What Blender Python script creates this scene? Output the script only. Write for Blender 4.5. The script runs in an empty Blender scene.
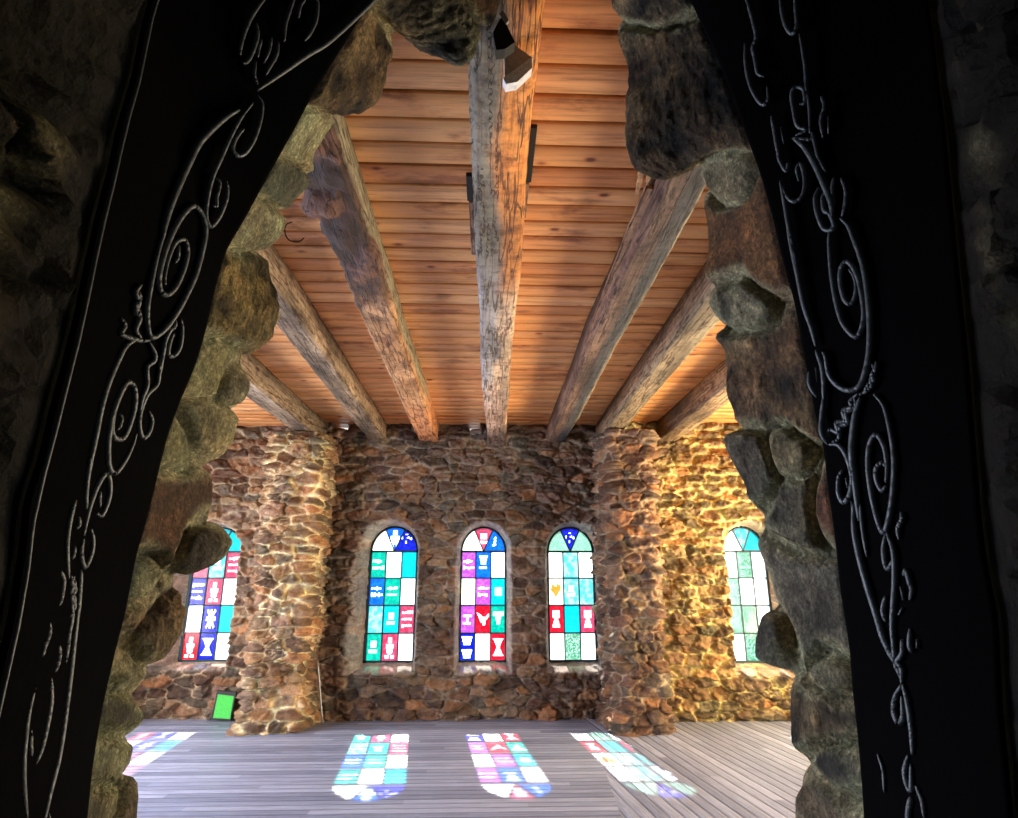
import bpy, bmesh, math, random
import numpy as np
from mathutils import Vector, Matrix
sc = bpy.context.scene
C = sc.collection
random.seed(7)
# ---------------------------------------------------------------- camera, world, sun, lights, exposure
FPX, CX, CY = 620.0, 509.0, 409.0
VX, VY = 486.0, 588.0                       # where the room's long axis vanishes
EYE = 1.6
pitch = math.atan((VY - CY) / FPX)
yaw = math.atan((VX - CX) * math.cos(pitch) / FPX)
Fv = np.array([math.sin(-yaw) * math.cos(pitch), math.cos(yaw) * math.cos(pitch), math.sin(pitch)])
Rv = np.cross(Fv, [0, 0, 1]); Rv /= np.linalg.norm(Rv); Uv = np.cross(Rv, Fv)
C0 = np.array([0, 0, EYE])
cam = bpy.data.cameras.new('camera'); cam.sensor_fit = 'HORIZONTAL'; cam.sensor_width = 36
cam.lens = 36 * FPX / 1018; cam.clip_start = 0.05
co = bpy.data.objects.new('camera', cam); C.objects.link(co)
M = Matrix(((Rv[0], Uv[0], -Fv[0]), (Rv[1], Uv[1], -Fv[1]), (Rv[2], Uv[2], -Fv[2]))).to_4x4()
M.translation = Vector(C0); co.matrix_world = M
sc.camera = co
def onY(x, y, Y):
    d = Fv * FPX + Rv * (x - CX) - Uv * (y - CY); return C0 + d * (Y / d[1])
def onZ(x, y, Z):
    d = Fv * FPX + Rv * (x - CX) - Uv * (y - CY); return C0 + d * ((Z - EYE) / d[2])
def proj(P):
    d = np.asarray(P) - C0; w = d @ Fv
    return np.stack([CX + FPX * (d @ Rv) / w, CY - FPX * (d @ Uv) / w], -1)

w = bpy.data.worlds.new('sky'); sc.world = w; w.use_nodes = True
w.node_tree.nodes['Background'].inputs[0].default_value = (0.88, 0.94, 1.0, 1)
w.node_tree.nodes['Background'].inputs[1].default_value = 2.2
sun = bpy.data.lights.new('sun', 'SUN'); sun.energy = 26; sun.angle = math.radians(0.6); sun.color = (1, .95, .88)
so = bpy.data.objects.new('sun', sun); C.objects.link(so)
EL, AZ = math.radians(35.5), math.radians(6.0)
so.rotation_euler = Vector((math.sin(AZ) * math.cos(EL), -math.cos(AZ) * math.cos(EL), -math.sin(EL))).to_track_quat('-Z', 'Y').to_euler()
so.location = (-1, 14, 8)
def area(name, loc, direction, sx, sy, power, col):
    l = bpy.data.lights.new(name, 'AREA'); l.shape = 'RECTANGLE'; l.size = sx; l.size_y = sy
    l.energy = power; l.color = col
    o = bpy.data.objects.new(name, l); C.objects.link(o); o.location = loc
    o.rotation_euler = Vector(direction).to_track_quat('-Z', 'Y').to_euler(); return o
# unseen area lights added as fill at the side openings and in the passage
area('fill_daylight_right', (5.15, 6.9, 1.7), (-1, .1, .55), 2.0, 2.0, 520, (1, .74, .36))  # warm light inferred from the yellow right bay
area('fill_daylight_right', (5.15, 4.2, 1.7), (-1, .2, .6), 2.0, 2.0, 210, (1, .93, .82))
area('fill_left', (-5.15, 6.9, 1.7), (1, 0, .1), 2.0, 2.0, 170, (.95, .90, .92))
area('fill_left', (-5.15, 4.2, 1.7), (1, .1, -.05), 2.0, 2.0, 300, (.66, .76, 1))
area('fill_passage', (0.0, -1.05, 2.0), (0, 1, .0), .9, 1.6, 1.0, (.80, .92, 1))  # weak fill added behind the camera, no opening there
sc.view_settings.view_transform = 'Standard'; sc.view_settings.look = 'None'
sc.view_settings.exposure = 0.0; sc.view_settings.gamma = 1.0; sc.view_settings.use_curve_mapping = False
sc.cycles.max_bounces = 10; sc.cycles.transparent_max_bounces = 16
sc.cycles.sample_clamp_indirect = 8.0

# ---------------------------------------------------------------- numpy noise
def h3(i, j, k, s=0):
    i = i.astype(np.int64); j = j.astype(np.int64); k = k.astype(np.int64)
    n = (i * 374761393 + j * 668265263 + k * 2147483647 % 4294967291 + s * 974711 + k * 1274126177) & 0xffffffff
    n = ((n ^ (n >> 13)) * 1274126177) & 0xffffffff
    n = ((n ^ (n >> 16)) * 2246822519) & 0xffffffff
    n = n ^ (n >> 15)
    return (n & 0xffffff) / float(0xffffff)
def vnoise(x, y, z, s=0):
    i, j, k = np.floor(x), np.floor(y), np.floor(z)
    fx, fy, fz = x - i, y - j, z - k
    fx, fy, fz = [f * f * (3 - 2 * f) for f in (fx, fy, fz)]
    r = 0
    for a in (0, 1):
        for b in (0, 1):
            for c in (0, 1):
                r = r + h3(i + a, j + b, k + c, s) * (fx if a else 1 - fx) * (fy if b else 1 - fy) * (fz if c else 1 - fz)
    return r * 2 - 1
def fbm(x, y, z, s=0, o=4):
    r = 0; a = .5
    for q in range(o):
        r = r + a * vnoise(x * 2 ** q, y * 2 ** q, z * 2 ** q, s + q); a *= .5
    return r
def sst(a, b, x):
    t = np.clip((x - a) / (b - a), 0, 1); return t * t * (3 - 2 * t)
def voro(s, t, cw, ch, seed=0):
    """uneven coursed cells; returns edge distance, 3 randoms, offset from the cell's centre"""
    wz = np.zeros_like(s) + seed * 3.1
    s = s + .25 * cw * fbm(s / cw * .9, t / ch * .9, wz, seed, 3) * 2
    t = t + .25 * ch * fbm(s / cw * .7, t / ch * .7, wz + 9, seed + 5, 3) * 2
    j0 = np.floor(t / ch)
    best = np.full(s.shape, 1e9); sec = best.copy()
    bi = np.zeros_like(s); bj = bi.copy(); bx = bi.copy(); by = bi.copy()
    for dj in (-2, -1, 0, 1, 2):
        j = j0 + dj
        off = h3(j, j * 0, j * 0, seed + 77)
        i0 = np.floor(s / cw + off)
        for di in (-1, 0, 1):
            i = i0 + di
            px = (i - off + .15 + .7 * h3(i, j, i * 0, seed)) * cw
            py = (j + .2 + .6 * h3(i, j, i * 0, seed + 1)) * ch
            wgt = 1 + .35 * (h3(i, j, i * 0, seed + 2) - .5)
            d = np.hypot((s - px) / cw, (t - py) / ch * .95) * wgt
            m = d < best
            sec = np.where(m, best, np.minimum(sec, d)); 
            bi = np.where(m, i, bi); bj = np.where(m, j, bj); bx = np.where(m, (s - px) / cw, bx); by = np.where(m, (t - py) / ch, by)
            best = np.where(m, d, best)
    e = sec - best
    r = [h3(bi, bj, bi * 0, seed + q) for q in (11, 12, 13, 14)]
    return e, r, bx, by

# ---------------------------------------------------------------- object helpers
def tag(o, label=None, cat=None, group=None, kind=None):
    if label: o['label'] = label
    if cat: o['category'] = cat
    if group: o['group'] = group
    if kind: o['kind'] = kind
    return o
def empty(name, loc=(0, 0, 0)):
    o = bpy.data.objects.new(name, None); C.objects.link(o); o.location = loc; o.empty_display_size = .1; return o
def link(name, me, mat, parent=None):
    o = bpy.data.objects.new(name, me); C.objects.link(o)
    for m in (mat if isinstance(mat, (list, tuple)) else [mat]): me.materials.append(m)
    if parent is not None:
        o.parent = parent; o.matrix_parent_inverse = Matrix.Translation(-Vector(parent.location))
    return o
def grid_mesh(name, P, col=None, keep=None, closed=False, flip=False):
    nu, nv = P.shape[:2]
    idx = np.arange(nu * nv).reshape(nu, nv)
    if closed: idx = np.concatenate([idx, idx[:, :1]], 1)
    q = np.stack([idx[:-1, :-1], idx[1:, :-1], idx[1:, 1:], idx[:-1, 1:]], -1)
    if keep is not None: q = q[keep]
    q = q.reshape(-1, 4)
    if flip: q = q[:, ::-1]
    V = P.reshape(-1, 3)
    used = np.zeros(len(V), bool); used[q] = True
    remap = np.cumsum(used) - 1; q = remap[q]; V = V[used]
    me = bpy.data.meshes.new(name)
    me.vertices.add(len(V)); me.vertices.foreach_set('co', V.astype(np.float32).ravel())
    me.loops.add(q.size); me.loops.foreach_set('vertex_index', q.astype(np.int32).ravel())
    me.polygons.add(len(q)); me.polygons.foreach_set('loop_start', np.arange(0, q.size, 4, dtype=np.int32))
    me.polygons.foreach_set('loop_total', np.full(len(q), 4, np.int32))
    me.polygons.foreach_set('use_smooth', np.ones(len(q), bool))
    me.update(calc_edges=True)
    if col is not None:
        c = np.concatenate([np.clip(col.reshape(-1, 3), 0, 1), np.ones((nu * nv, 1))], 1)[used]
        a = me.color_attributes.new('Col', 'FLOAT_COLOR', 'POINT'); a.data.foreach_set('color', c.astype(np.float32).ravel())
    return me
def normals(P, closed=False):
    if closed:
        Pp = np.concatenate([P[:, -1:], P, P[:, :1]], 1)
        dv = (Pp[:, 2:] - Pp[:, :-2])
    else:
        dv = np.gradient(P, axis=1)
    du = np.gradient(P, axis=0)
    n = np.cross(du, dv); return n / (np.linalg.norm(n, axis=-1, keepdims=True) + 1e-9)
def box(bm, x0, x1, y0, y1, z0, z1, bev=0):
    v = [bm.verts.new((x, y, z)) for z in (z0, z1) for x, y in ((x0, y0), (x1, y0), (x1, y1), (x0, y1))]
    f = [(0, 3, 2, 1), (4, 5, 6, 7), (0, 1, 5, 4), (1, 2, 6, 5), (2, 3, 7, 6), (3, 0, 4, 7)]
    fs = [bm.faces.new([v[i] for i in q]) for q in f]
    if bev:
        es = list({e for q in fs for e in q.edges}); bmesh.ops.bevel(bm, geom=es, offset=bev, segments=2, affect='EDGES')
    return v
def fin(bm, name, mat, parent=None, smooth=False):
    me = bpy.data.meshes.new(name); bmesh.ops.recalc_face_normals(bm, faces=bm.faces); bm.to_mesh(me); bm.free()
    if smooth:
        for p in me.polygons: p.use_smooth = True
    return link(name, me, mat, parent)
def catmull(pts, n=8):
    p = [np.array(q, float) for q in pts]
    if len(p) < 3: return p
    p = [2 * p[0] - p[1]] + p + [2 * p[-1] - p[-2]]
    out = []
    for i in range(1, len(p) - 2):
        for k in range(n):
            t = k / n
            out.append(.5 * ((2 * p[i]) + (-p[i - 1] + p[i + 1]) * t + (2 * p[i - 1] - 5 * p[i] + 4 * p[i + 1] - p[i + 2]) * t * t + (-p[i - 1] + 3 * p[i] - 3 * p[i + 1] + p[i + 2]) * t ** 3))
    out.append(p[-2]); return out
def tube_mesh(bm, pts, r, seg=6, taper=0.0):
    pts = [Vector(p) for p in pts]; n = len(pts); rings = []
    up = Vector((0, 1, 0))
    for i, p in enumerate(pts):
        d = (pts[min(i + 1, n - 1)] - pts[max(i - 1, 0)]).normalized()
        a = d.cross(up); a = a.normalized() if a.length > 1e-4 else Vector((1, 0, 0)); b = d.cross(a)
        rr = r * (1 - taper * abs(2 * i / max(n - 1, 1) - 1) ** 4)
        rings.append([bm.verts.new(p + a * math.cos(q * 2 * math.pi / seg) * rr + b * math.sin(q * 2 * math.pi / seg) * rr) for q in range(seg)])
    for i in range(n - 1):
        for q in range(seg):
            bm.faces.new((rings[i][q], rings[i][(q + 1) % seg], rings[i + 1][(q + 1) % seg], rings[i + 1][q]))
    bm.faces.new(rings[0][::-1]); bm.faces.new(rings[-1])

# ---------------------------------------------------------------- materials
class NT:
    def __init__(s, name):
        s.m = bpy.data.materials.new(name); s.m.use_nodes = True; s.t = s.m.node_tree
        s.b = s.t.nodes['Principled BSDF']; s.out = s.t.nodes['Material Output']
    def n(s, kind, **kw):
        x = s.t.nodes.new(kind)
        for k, v in kw.items():
            if k.startswith('i_'): x.inputs[k[2:].replace('_', ' ')].default_value = v
            else: setattr(x, k, v)
        return x
    def l(s, a, b): s.t.links.new(a, b)
    def noise(s, vec, scale, detail=4, rough=.6):
        x = s.n('ShaderNodeTexNoise'); x.inputs['Scale'].default_value = scale; x.inputs['Detail'].default_value = detail; x.inputs['Roughness'].default_value = rough
        s.l(vec, x.inputs['Vector']); return x.outputs['Fac']
    def ramp(s, fac, stops):
        x = s.n('ShaderNodeValToRGB'); s.l(fac, x.inputs['Fac']); e = x.color_ramp.elements
        while len(e) < len(stops): e.new(.5)
        for q, (p, c) in zip(e, stops): q.position = p; q.color = (*c, 1) if len(c) == 3 else c
        return x.outputs['Color']
    def mul(s, a, b, f=1.0, mode='MULTIPLY'):
        x = s.n('ShaderNodeMix', data_type='RGBA', blend_type=mode); x.inputs['Factor'].default_value = f
        s.l(a, x.inputs['A']); s.l(b, x.inputs['B']); return x.outputs['Result']
    def mapping(s, vec, sc_=(1, 1, 1), rot=(0, 0, 0)):
        x = s.n('ShaderNodeMapping'); x.inputs['Scale'].default_value = sc_; x.inputs['Rotation'].default_value = rot; s.l(vec, x.inputs['Vector']); return x.outputs[0]
    def pos(s): return s.n('ShaderNodeNewGeometry').outputs['Position']
    def bump(s, h, strength, dist, prev=None):
        x = s.n('ShaderNodeBump'); x.inputs['Strength'].default_value = strength; x.inputs['Distance'].default_value = dist
        s.l(h, x.inputs['Height'])
        if prev is not None: s.l(prev, x.inputs['Normal'])
        return x.outputs['Normal']
    def math(s, op, a, b=None):
        x = s.n('ShaderNodeMath', operation=op)
        for i, v in enumerate((a, b)):
            if v is None: continue
            if isinstance(v, (int, float)): x.inputs[i].default_value = v
            else: s.l(v, x.inputs[i])
        return x.outputs[0]
def g3(v): return (v, v, v)
def mat_stone(name, scale=1.0, rough=.85, bs=.7, spec=.3, craggy=False):
    k = NT(name); p = k.pos(); a = k.n('ShaderNodeAttribute', attribute_name='Col').outputs['Color']
    n1 = k.noise(p, 9 * scale, 6, .65); n2 = k.noise(p, 45 * scale, 5, .7); n3 = k.noise(p, 3 * scale, 3)
    c = k.mul(a, k.ramp(n1, [(.28, g3(.42)), (.5, g3(1.0)), (.75, g3(1.45))]))
    c = k.mul(c, k.ramp(n2, [(.3, g3(.55)), (.55, g3(1.05)), (.8, g3(1.3))]), .8)
    c = k.mul(c, k.ramp(n3, [(.35, (1.05, .92, .85)), (.65, (.92, 1.0, .98))]))
    k.l(c, k.b.inputs['Base Color']); k.b.inputs['Roughness'].default_value = rough; k.b.inputs['Specular IOR Level'].default_value = spec
    if craggy:
        n4 = k.noise(p, 30, 9, .78); n5 = k.noise(k.mapping(p, (1, 1, .55)), 120, 4, .7)
        rid = k.math('ABSOLUTE', k.math('SUBTRACT', n4, .5))
        c = k.mul(c, k.ramp(rid, [(0, g3(.4)), (.035, g3(.9)), (.09, g3(1.15)), (.2, g3(1.7))])); c = k.mul(c, k.ramp(n5, [(.32, g3(.55)), (.5, g3(1)), (.68, g3(1.6))]))
        k.l(c, k.b.inputs['Base Color']); pre = k.bump(rid, 1.0, .03); pre = k.bump(n5, .8, .004, pre)
    else: pre = None
    b = k.bump(n1, bs, .035 / scale, pre); b = k.bump(n2, bs, .010 / scale, b); k.l(b, k.b.inputs['Normal']); return k.m
def mat_wood(name, grain_rot=0, rough=.55, stain=.5, bs=.5, scale=1.0, crack=False):
    k = NT(name); p = k.pos(); a = k.n('ShaderNodeAttribute', attribute_name='Col').outputs['Color']
    sx = (1.2, 22, 22) if grain_rot == 0 else (22, 1.2, 22)
    g = k.noise(k.mapping(p, sx), 1.6 * scale, 6, .65)
    c = k.mul(a, k.ramp(g, [(.3, (.58, .46, .40)), (.5, (1, 1, 1)), (.75, (1.18, 1.18, 1.1))]))
    ks = (5, 9, 9) if grain_rot == 0 else (9, 3, 9)
    v = k.n('ShaderNodeTexVoronoi'); v.inputs['Scale'].default_value = .55; k.l(k.mapping(p, ks), v.inputs['Vector'])
    c = k.mul(c, k.ramp(v.outputs['Distance'], [(.05, (.22, .10, .06)), (.11, (.9, .8, .75)), (.16, (1, 1, 1))]))
    s = k.noise(k.mapping(p, (1, 2.2, 2)), 2.3, 5, .6)
    c = k.mul(c, k.ramp(s, [(.33, (.40, .27, .22)), (.40, (.85, .78, .74)), (.45, (1, 1, 1))]), stain)
    if crack:
        ck = k.noise(k.mapping(p, (13, .9, 13)), 1.7, 3, .5); ckr = k.ramp(ck, [(.445, g3(1)), (.47, (.30, .22, .17)), (.48, (.30, .22, .17)), (.505, g3(1))])
        c = k.mul(c, ckr); kn = k.noise(p, 16, 5, .7); c = k.mul(c, k.ramp(kn, [(.33, (.50, .42, .36)), (.5, g3(1)), (.7, (1.35, 1.25, 1.15))]))
        b = k.bump(ckr, .9, .015); b = k.bump(kn, .8, .012, b); k.l(k.bump(g, bs, .012, b), k.b.inputs['Normal'])
    else: k.l(k.bump(g, bs, .01), k.b.inputs['Normal'])
    k.l(c, k.b.inputs['Base Color']); k.b.inputs['Roughness'].default_value = rough; return k.m
def mat_plain(name, col, rough=.5, metal=0, bump=0, spec=.5):
    k = NT(name); p = k.pos(); n = k.noise(p, 60, 4)
    rgb = k.n('ShaderNodeRGB'); rgb.outputs[0].default_value = (*col, 1)
    k.l(k.mul(rgb.outputs[0], k.ramp(n, [(.3, g3(.75)), (.7, g3(1.2))])), k.b.inputs['Base Color'])
    k.b.inputs['Roughness'].default_value = rough; k.b.inputs['Metallic'].default_value = metal; k.b.inputs['Specular IOR Level'].default_value = spec
    if bump: k.l(k.bump(n, bump, .004), k.b.inputs['Normal'])
    return k.m
def mat_glass(name, col, col2=None, trans=.22, scale=26):
    k = NT(name); t = k.n('ShaderNodeBsdfTransparent'); d = k.n('ShaderNodeBsdfTranslucent'); gl = k.n('ShaderNodeBsdfGlossy'); gl.inputs['Roughness'].default_value = .15
    if col2 is None: col2 = tuple(c * .9 + .05 for c in col)
    n = k.noise(k.pos(), scale, 3)
    c = k.ramp(n, [(.44, col), (.58, col2)])
    sq = k.n('ShaderNodeGamma'); sq.inputs[1].default_value = .5; k.l(c, sq.inputs[0])
    k.l(sq.outputs[0], t.inputs[0]); k.l(c, d.inputs[0])
    m1 = k.n('ShaderNodeMixShader'); m1.inputs[0].default_value = trans; k.l(t.outputs[0], m1.inputs[1]); k.l(d.outputs[0], m1.inputs[2])
    m2 = k.n('ShaderNodeMixShader'); m2.inputs[0].default_value = .03; k.l(m1.outputs[0], m2.inputs[1]); k.l(gl.outputs[0], m2.inputs[2])
    k.l(m2.outputs[0], k.out.inputs['Surface']); return k.m

M_STONE = mat_stone('rubble_stone'); M_ARCH = mat_stone('arch_stone', 2.2, .7, 1.0, .35, True)
M_CEIL = mat_wood('ceiling_boards', 0, .42, .75, .4); M_BEAM = mat_wood('hewn_timber', 1, .75, .55, 1.0, 1.5, True)
M_BLACK = mat_plain('black_void', (.0022, .0022, .0026), .9, 0, .1, .02)  # near-black for the unlit void behind the gates
M_IRON = mat_plain('wrought_iron', (.10, .112, .12), .5, .45, .5)
M_LEAD = mat_plain('lead_came', (.02, .05, .06), .6, .3)
M_DARK = mat_plain('blackened_plate', (.01, .009, .008), .8)
M_GREEN = mat_plain('green_panel', (.01, .62, .01), .4); M_RUBBER = mat_plain('black_edge', (.012, .012, .012), .6)
M_FIX = mat_plain('grey_enamel', (.42, .40, .38), .45); M_WHITE = mat_plain('white_diffuser', (.9, .9, .92), .35)
M_PIPE = mat_plain('galvanised_pipe', (.45, .45, .47), .4, .6)
M_WIRE = mat_plain('rusty_wire', (.03, .02, .015), .7, .5)

# ---------------------------------------------------------------- rubble colours
PAL = np.array([(.17, .105, .07), (.12, .078, .058), (.22, .15, .10), (.09, .065, .055), (.17, .13, .10), (.25, .14, .08), (.14, .095, .08), (.10, .085, .07)])
MORT = np.array((.42, .35, .27))
def rubble(s, t, cw, ch, seed, amp, pal=PAL, mort=MORT, tint=(1, 1, 1)):
    e, r, bx, by = voro(s, t, cw, ch, seed)
    z = np.zeros_like(s) + seed
    st = sst(.03, .22, e)
    tilt = (r[1] - .5) * bx * 1.6 + (.5 + .9 * (r[2] - .3)) * (-by)
    n = fbm(s * 6, t * 11, z, seed + 40, 5)
    cr = np.abs(fbm(s * 9, t * 15, z, seed + 60, 4))
    hh = amp * (st * (.15 + 1.0 * r[0]) + st * tilt * .8 + 1.0 * n + .9 * cr)
    ci = (r[3] * len(pal)).astype(int) % len(pal)
    c = pal[ci] * (.72 + .6 * r[1])[..., None]
    n2 = fbm(s * 7, t * 7, z, seed + 21, 3)
    m = 1 - sst(.03, .13, e + .06 * n2)
    ridge = sst(.05, .5, vnoise(s * 3.1, t * 3.1, z, seed + 5)) * sst(.35, .1, e)
    m = np.clip(m * (.35 + .65 * sst(-.4, .3, vnoise(s * 4, t * 4, z, seed + 6))) + .45 * ridge + .6 * sst(.30, .02, cr * 3) * sst(.0, .5, fbm(s * 2, t * 3, z, seed + 7, 3)), 0, 1)[..., None]
    c = c * (1 - m) + np.array(mort) * m
    return hh, c * np.array(tint)

WINS = []
def win_q(x, z, W):
    """0 at the glass edge, 1 at the lip of the splayed opening, <0 inside"""
    xc, w2, z0, zs, r = W['xc'], W['w'] / 2, W['z0'], W['zs'], W['r']
    wob = .3 * fbm(x * 6, z * 6, x * 0, 3, 2)
    q1 = np.maximum.reduce([(xc - w2 - x) / (W['sL'] * (1 + wob)), (x - xc - w2) / (W['sR'] * (1 + wob)), (z0 - z) / W['sB']])
    rho = np.hypot((x - xc) / w2, (z - zs) / r); out = (rho - 1) * w2
    side = np.where(x < xc, W['sL'], W['sR']); a = np.clip(np.abs(x - xc) / w2, 0, 1) ** 2
    q2 = out / (W['sT'] * (1 - a) + np.minimum(side, .12) * a)
    return np.where(z > zs, q2, q1)
def flat_wall(name, ax, c0, x0, x1, z0, z1, step, seed, wins=(), sgn=-1, cw=.27, ch=.125, amp=.07, tint=(1, 1, 1), mort=MORT, notch=()):
    """ax 'y': wall in the XZ plane at y=c0; ax 'x': in the YZ plane at x=c0. sgn: the way the stones stick out"""
    s = np.linspace(x0, x1, max(2, int((x1 - x0) / step))); t = np.linspace(z0, z1, max(2, int((z1 - z0) / step)))
    S, T = np.meshgrid(s, t, indexing='ij')
    hgt, col = rubble(S, T, cw, ch, seed, amp, mort=mort, tint=tint)
    keep = np.ones((len(s) - 1, len(t) - 1), bool); off = np.zeros_like(S)
    for W in wins:
        q = win_q(S, T, W); k = sst(-.1, 1.15, q)
        off = off + W['d'] * (1 - sst(0.0, 1.0, np.clip(q, 0, 1) ** .8))
        hgt = hgt * (.15 + .85 * k)
        reveal_glow = (1 - sst(.75, 1.2, q))[..., None] * .35  # stone paled round each window to imitate glow on the reveals
        col = col * (1 - reveal_glow) + np.array((.62, .58, .54)) * reveal_glow
        inside = q < -.05
        keep &= ~(inside[:-1, :-1] & inside[1:, :-1] & inside[1:, 1:] & inside[:-1, 1:])
    for (a, b, zz) in notch:
        inn = (S > a) & (S < b) & (T > zz)
        keep &= ~(inn[:-1, :-1] & inn[1:, 1:])
    D = c0 + sgn * (hgt - off)
    P = np.stack([S, D, T], -1) if ax == 'y' else np.stack([D, S, T], -1)
    me = grid_mesh(name, P, col, keep, flip=(ax == 'y') ^ (sgn > 0))
    o = link(name, me, M_STONE); return o

# windows: x centre, glass plane, and how far the rough opening splays out on each side
def mkwin(pxl, pxr, Yg, **kw):
    a, b = onY(pxl, 600, Yg)[0], onY(pxr, 600, Yg)[0]
    W = dict(xc=(a + b) / 2, w=b - a, z0=.66, zs=2.09, r=.34, Yg=Yg, sL=.06, sR=.06, sB=.12, sT=.05, d=.22); W.update(kw); WINS.append(W); return W
W1 = mkwin(368, 416, 8.87, sL=.22, sR=.05, sT=.07)
W2 = mkwin(460, 506, 8.87, sL=.06, sR=.07)
W3 = mkwin(548, 595, 8.87, sL=.06, sR=.14)
W4 = mkwin(188, 238, 9.07, sL=.30, sR=.05, sB=.10)
W5 = mkwin(726, 770, 8.67, sL=.05, sR=.10, sB=.16)

ZC = 3.85
# ---------------------------------------------------------------- room shell
YB, YL, YR = 8.65, 8.85, 8.45
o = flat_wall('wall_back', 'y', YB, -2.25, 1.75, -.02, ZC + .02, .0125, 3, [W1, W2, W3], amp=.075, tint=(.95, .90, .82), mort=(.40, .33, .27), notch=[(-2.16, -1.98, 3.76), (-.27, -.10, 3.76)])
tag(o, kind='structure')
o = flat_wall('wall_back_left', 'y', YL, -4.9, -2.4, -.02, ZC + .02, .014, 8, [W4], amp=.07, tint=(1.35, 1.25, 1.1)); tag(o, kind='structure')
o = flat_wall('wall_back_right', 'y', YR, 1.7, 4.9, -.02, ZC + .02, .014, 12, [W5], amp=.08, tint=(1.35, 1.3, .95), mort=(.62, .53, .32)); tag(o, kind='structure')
for nm, x, sg in (('wall_left', -4.8, 1), ('wall_right', 4.8, -1)):
    wins = [dict(xc=y, w=2.0, z0=.6, zs=2.2, r=.7, sL=.15, sR=.15, sB=.2, sT=.15, d=.3) for y in (4.2, 6.9)]  # unseen openings added to admit the side area lights
    o = flat_wall(nm, 'x', x, 1.85, 9.3, -.02, ZC + .02, .03, 17 + sg, wins, sgn=sg, amp=.07); tag(o, kind='structure')

# pillars: plan outline run up the full height
def pillar(name, x0, x1, yf, yb, seed, label, tint, mort):
    r = .10; path = []
    def arc(cx, cy, a0, a1):
        for q in np.linspace(a0, a1, 9): path.append((cx + r * math.cos(q), cy + r * math.sin(q)))
    path.append((x0, yb)); arc(x0 + r, yf + r, math.pi, 1.5 * math.pi); arc(x1 - r, yf + r, 1.5 * math.pi, 2 * math.pi); path.append((x1, yb))
    p = np.array(path); L = np.r_[0, np.cumsum(np.hypot(*np.diff(p, axis=0).T))]
    s = np.linspace(0, L[-1], int(L[-1] / .0125)); X = np.interp(s, L, p[:, 0]); Y = np.interp(s, L, p[:, 1])
    t = np.linspace(-.02, 3.57, int(ZC / .0125)); S, T = np.meshgrid(s, t, indexing='ij')
    P = np.stack([np.broadcast_to(X[:, None], S.shape), np.broadcast_to(Y[:, None], S.shape), T], -1)
    hh, col = rubble(S, T, .25, .125, seed, .075, mort=mort, tint=tint)
    N = normals(P); 
    if N[len(s) // 2, 5][1] > 0: N = -N
    hh = hh + .05 * fbm(S * 1.3, T * 1.3, S * 0, seed + 2, 2) + .05 * sst(.35, .0, T)
    P = P + N * hh[..., None]
    for f_ in (.5, .98):      # flat stone top under the beam ends
        top = P[:, -1:] * (1 - f_) + np.array([(x0 + x1) / 2, yb, 3.57]) * f_; P = np.concatenate([P, top], 1); col = np.concatenate([col, col[:, -1:]], 1)
    o = link(name, grid_mesh(name, P, col, flip=False), M_STONE); tag(o, label, 'pillar', kind='thing'); return o
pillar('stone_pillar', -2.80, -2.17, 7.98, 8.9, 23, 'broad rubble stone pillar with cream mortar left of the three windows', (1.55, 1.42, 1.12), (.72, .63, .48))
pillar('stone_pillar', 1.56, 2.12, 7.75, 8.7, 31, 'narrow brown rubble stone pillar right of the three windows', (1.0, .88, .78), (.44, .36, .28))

# floor: worn grey boards, laid across the room on the left and slantwise on the right
k = NT('worn_floor_boards'); p = k.pos(); sep = k.n('ShaderNodeSeparateXYZ'); k.l(p, sep.inputs[0]); X, Y = sep.outputs[0], sep.outputs[1]
q1 = onZ(592, 735, 0); q2 = onZ(622, 818, 0); nx, ny = (q2 - q1)[1], -(q2 - q1)[0]
side = k.math('ADD', k.math('MULTIPLY', X, float(nx)), k.math('MULTIPLY', Y, float(ny)))
right = k.math('LESS_THAN', side, float(nx * q1[0] + ny * q1[1]))
pa, pb = onZ(609, 735, 0), onZ(718, 818, 0); dd = (pb - pa)[:2]; dd /= np.linalg.norm(dd)
diag = k.math('ADD', k.math('MULTIPLY', X, float(-dd[1])), k.math('MULTIPLY', Y, float(dd[0])))
alng = k.math('ADD', k.math('MULTIPLY', X, float(dd[0])), k.math('MULTIPLY', Y, float(dd[1])))
def sel(a, b):
    m = k.n('ShaderNodeMix', data_type='FLOAT'); k.l(right, m.inputs[0]); k.l(a, m.inputs[2]); k.l(b, m.inputs[3]); return m.outputs[0]
c = k.math('DIVIDE', sel(Y, diag), .105); al = sel(X, alng)
ix = k.math('FLOOR', c); fr = k.math('FRACT', c)
wn = k.n('ShaderNodeTexWhiteNoise', noise_dimensions='2D')
cb = k.n('ShaderNodeCombineXYZ'); k.l(ix, cb.inputs[0]); k.l(k.math('FLOOR', k.math('ADD', k.math('DIVIDE', al, 2.6), k.math('MULTIPLY', ix, .37))), cb.inputs[1]); k.l(cb.outputs[0], wn.inputs['Vector'])
cv = k.n('ShaderNodeCombineXYZ'); k.l(k.math('MULTIPLY', al, 2.0), cv.inputs[0]); k.l(k.math('MULTIPLY', c, 5.5), cv.inputs[1])
gr = k.noise(cv.outputs[0], 1.4, 6, .7)
col = k.ramp(wn.outputs['Value'], [(0, (.20, .235, .36)), (.5, (.30, .345, .50)), (1, (.40, .45, .62))])
col = k.mul(col, k.ramp(gr, [(.3, g3(.55)), (.5, g3(1)), (.72, g3(1.45))]))
edge = k.math('MINIMUM', fr, k.math('SUBTRACT', 1.0, fr))
col = k.mul(col, k.ramp(edge, [(0, g3(.25)), (.06, g3(.75)), (.14, g3(1))]))
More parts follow.
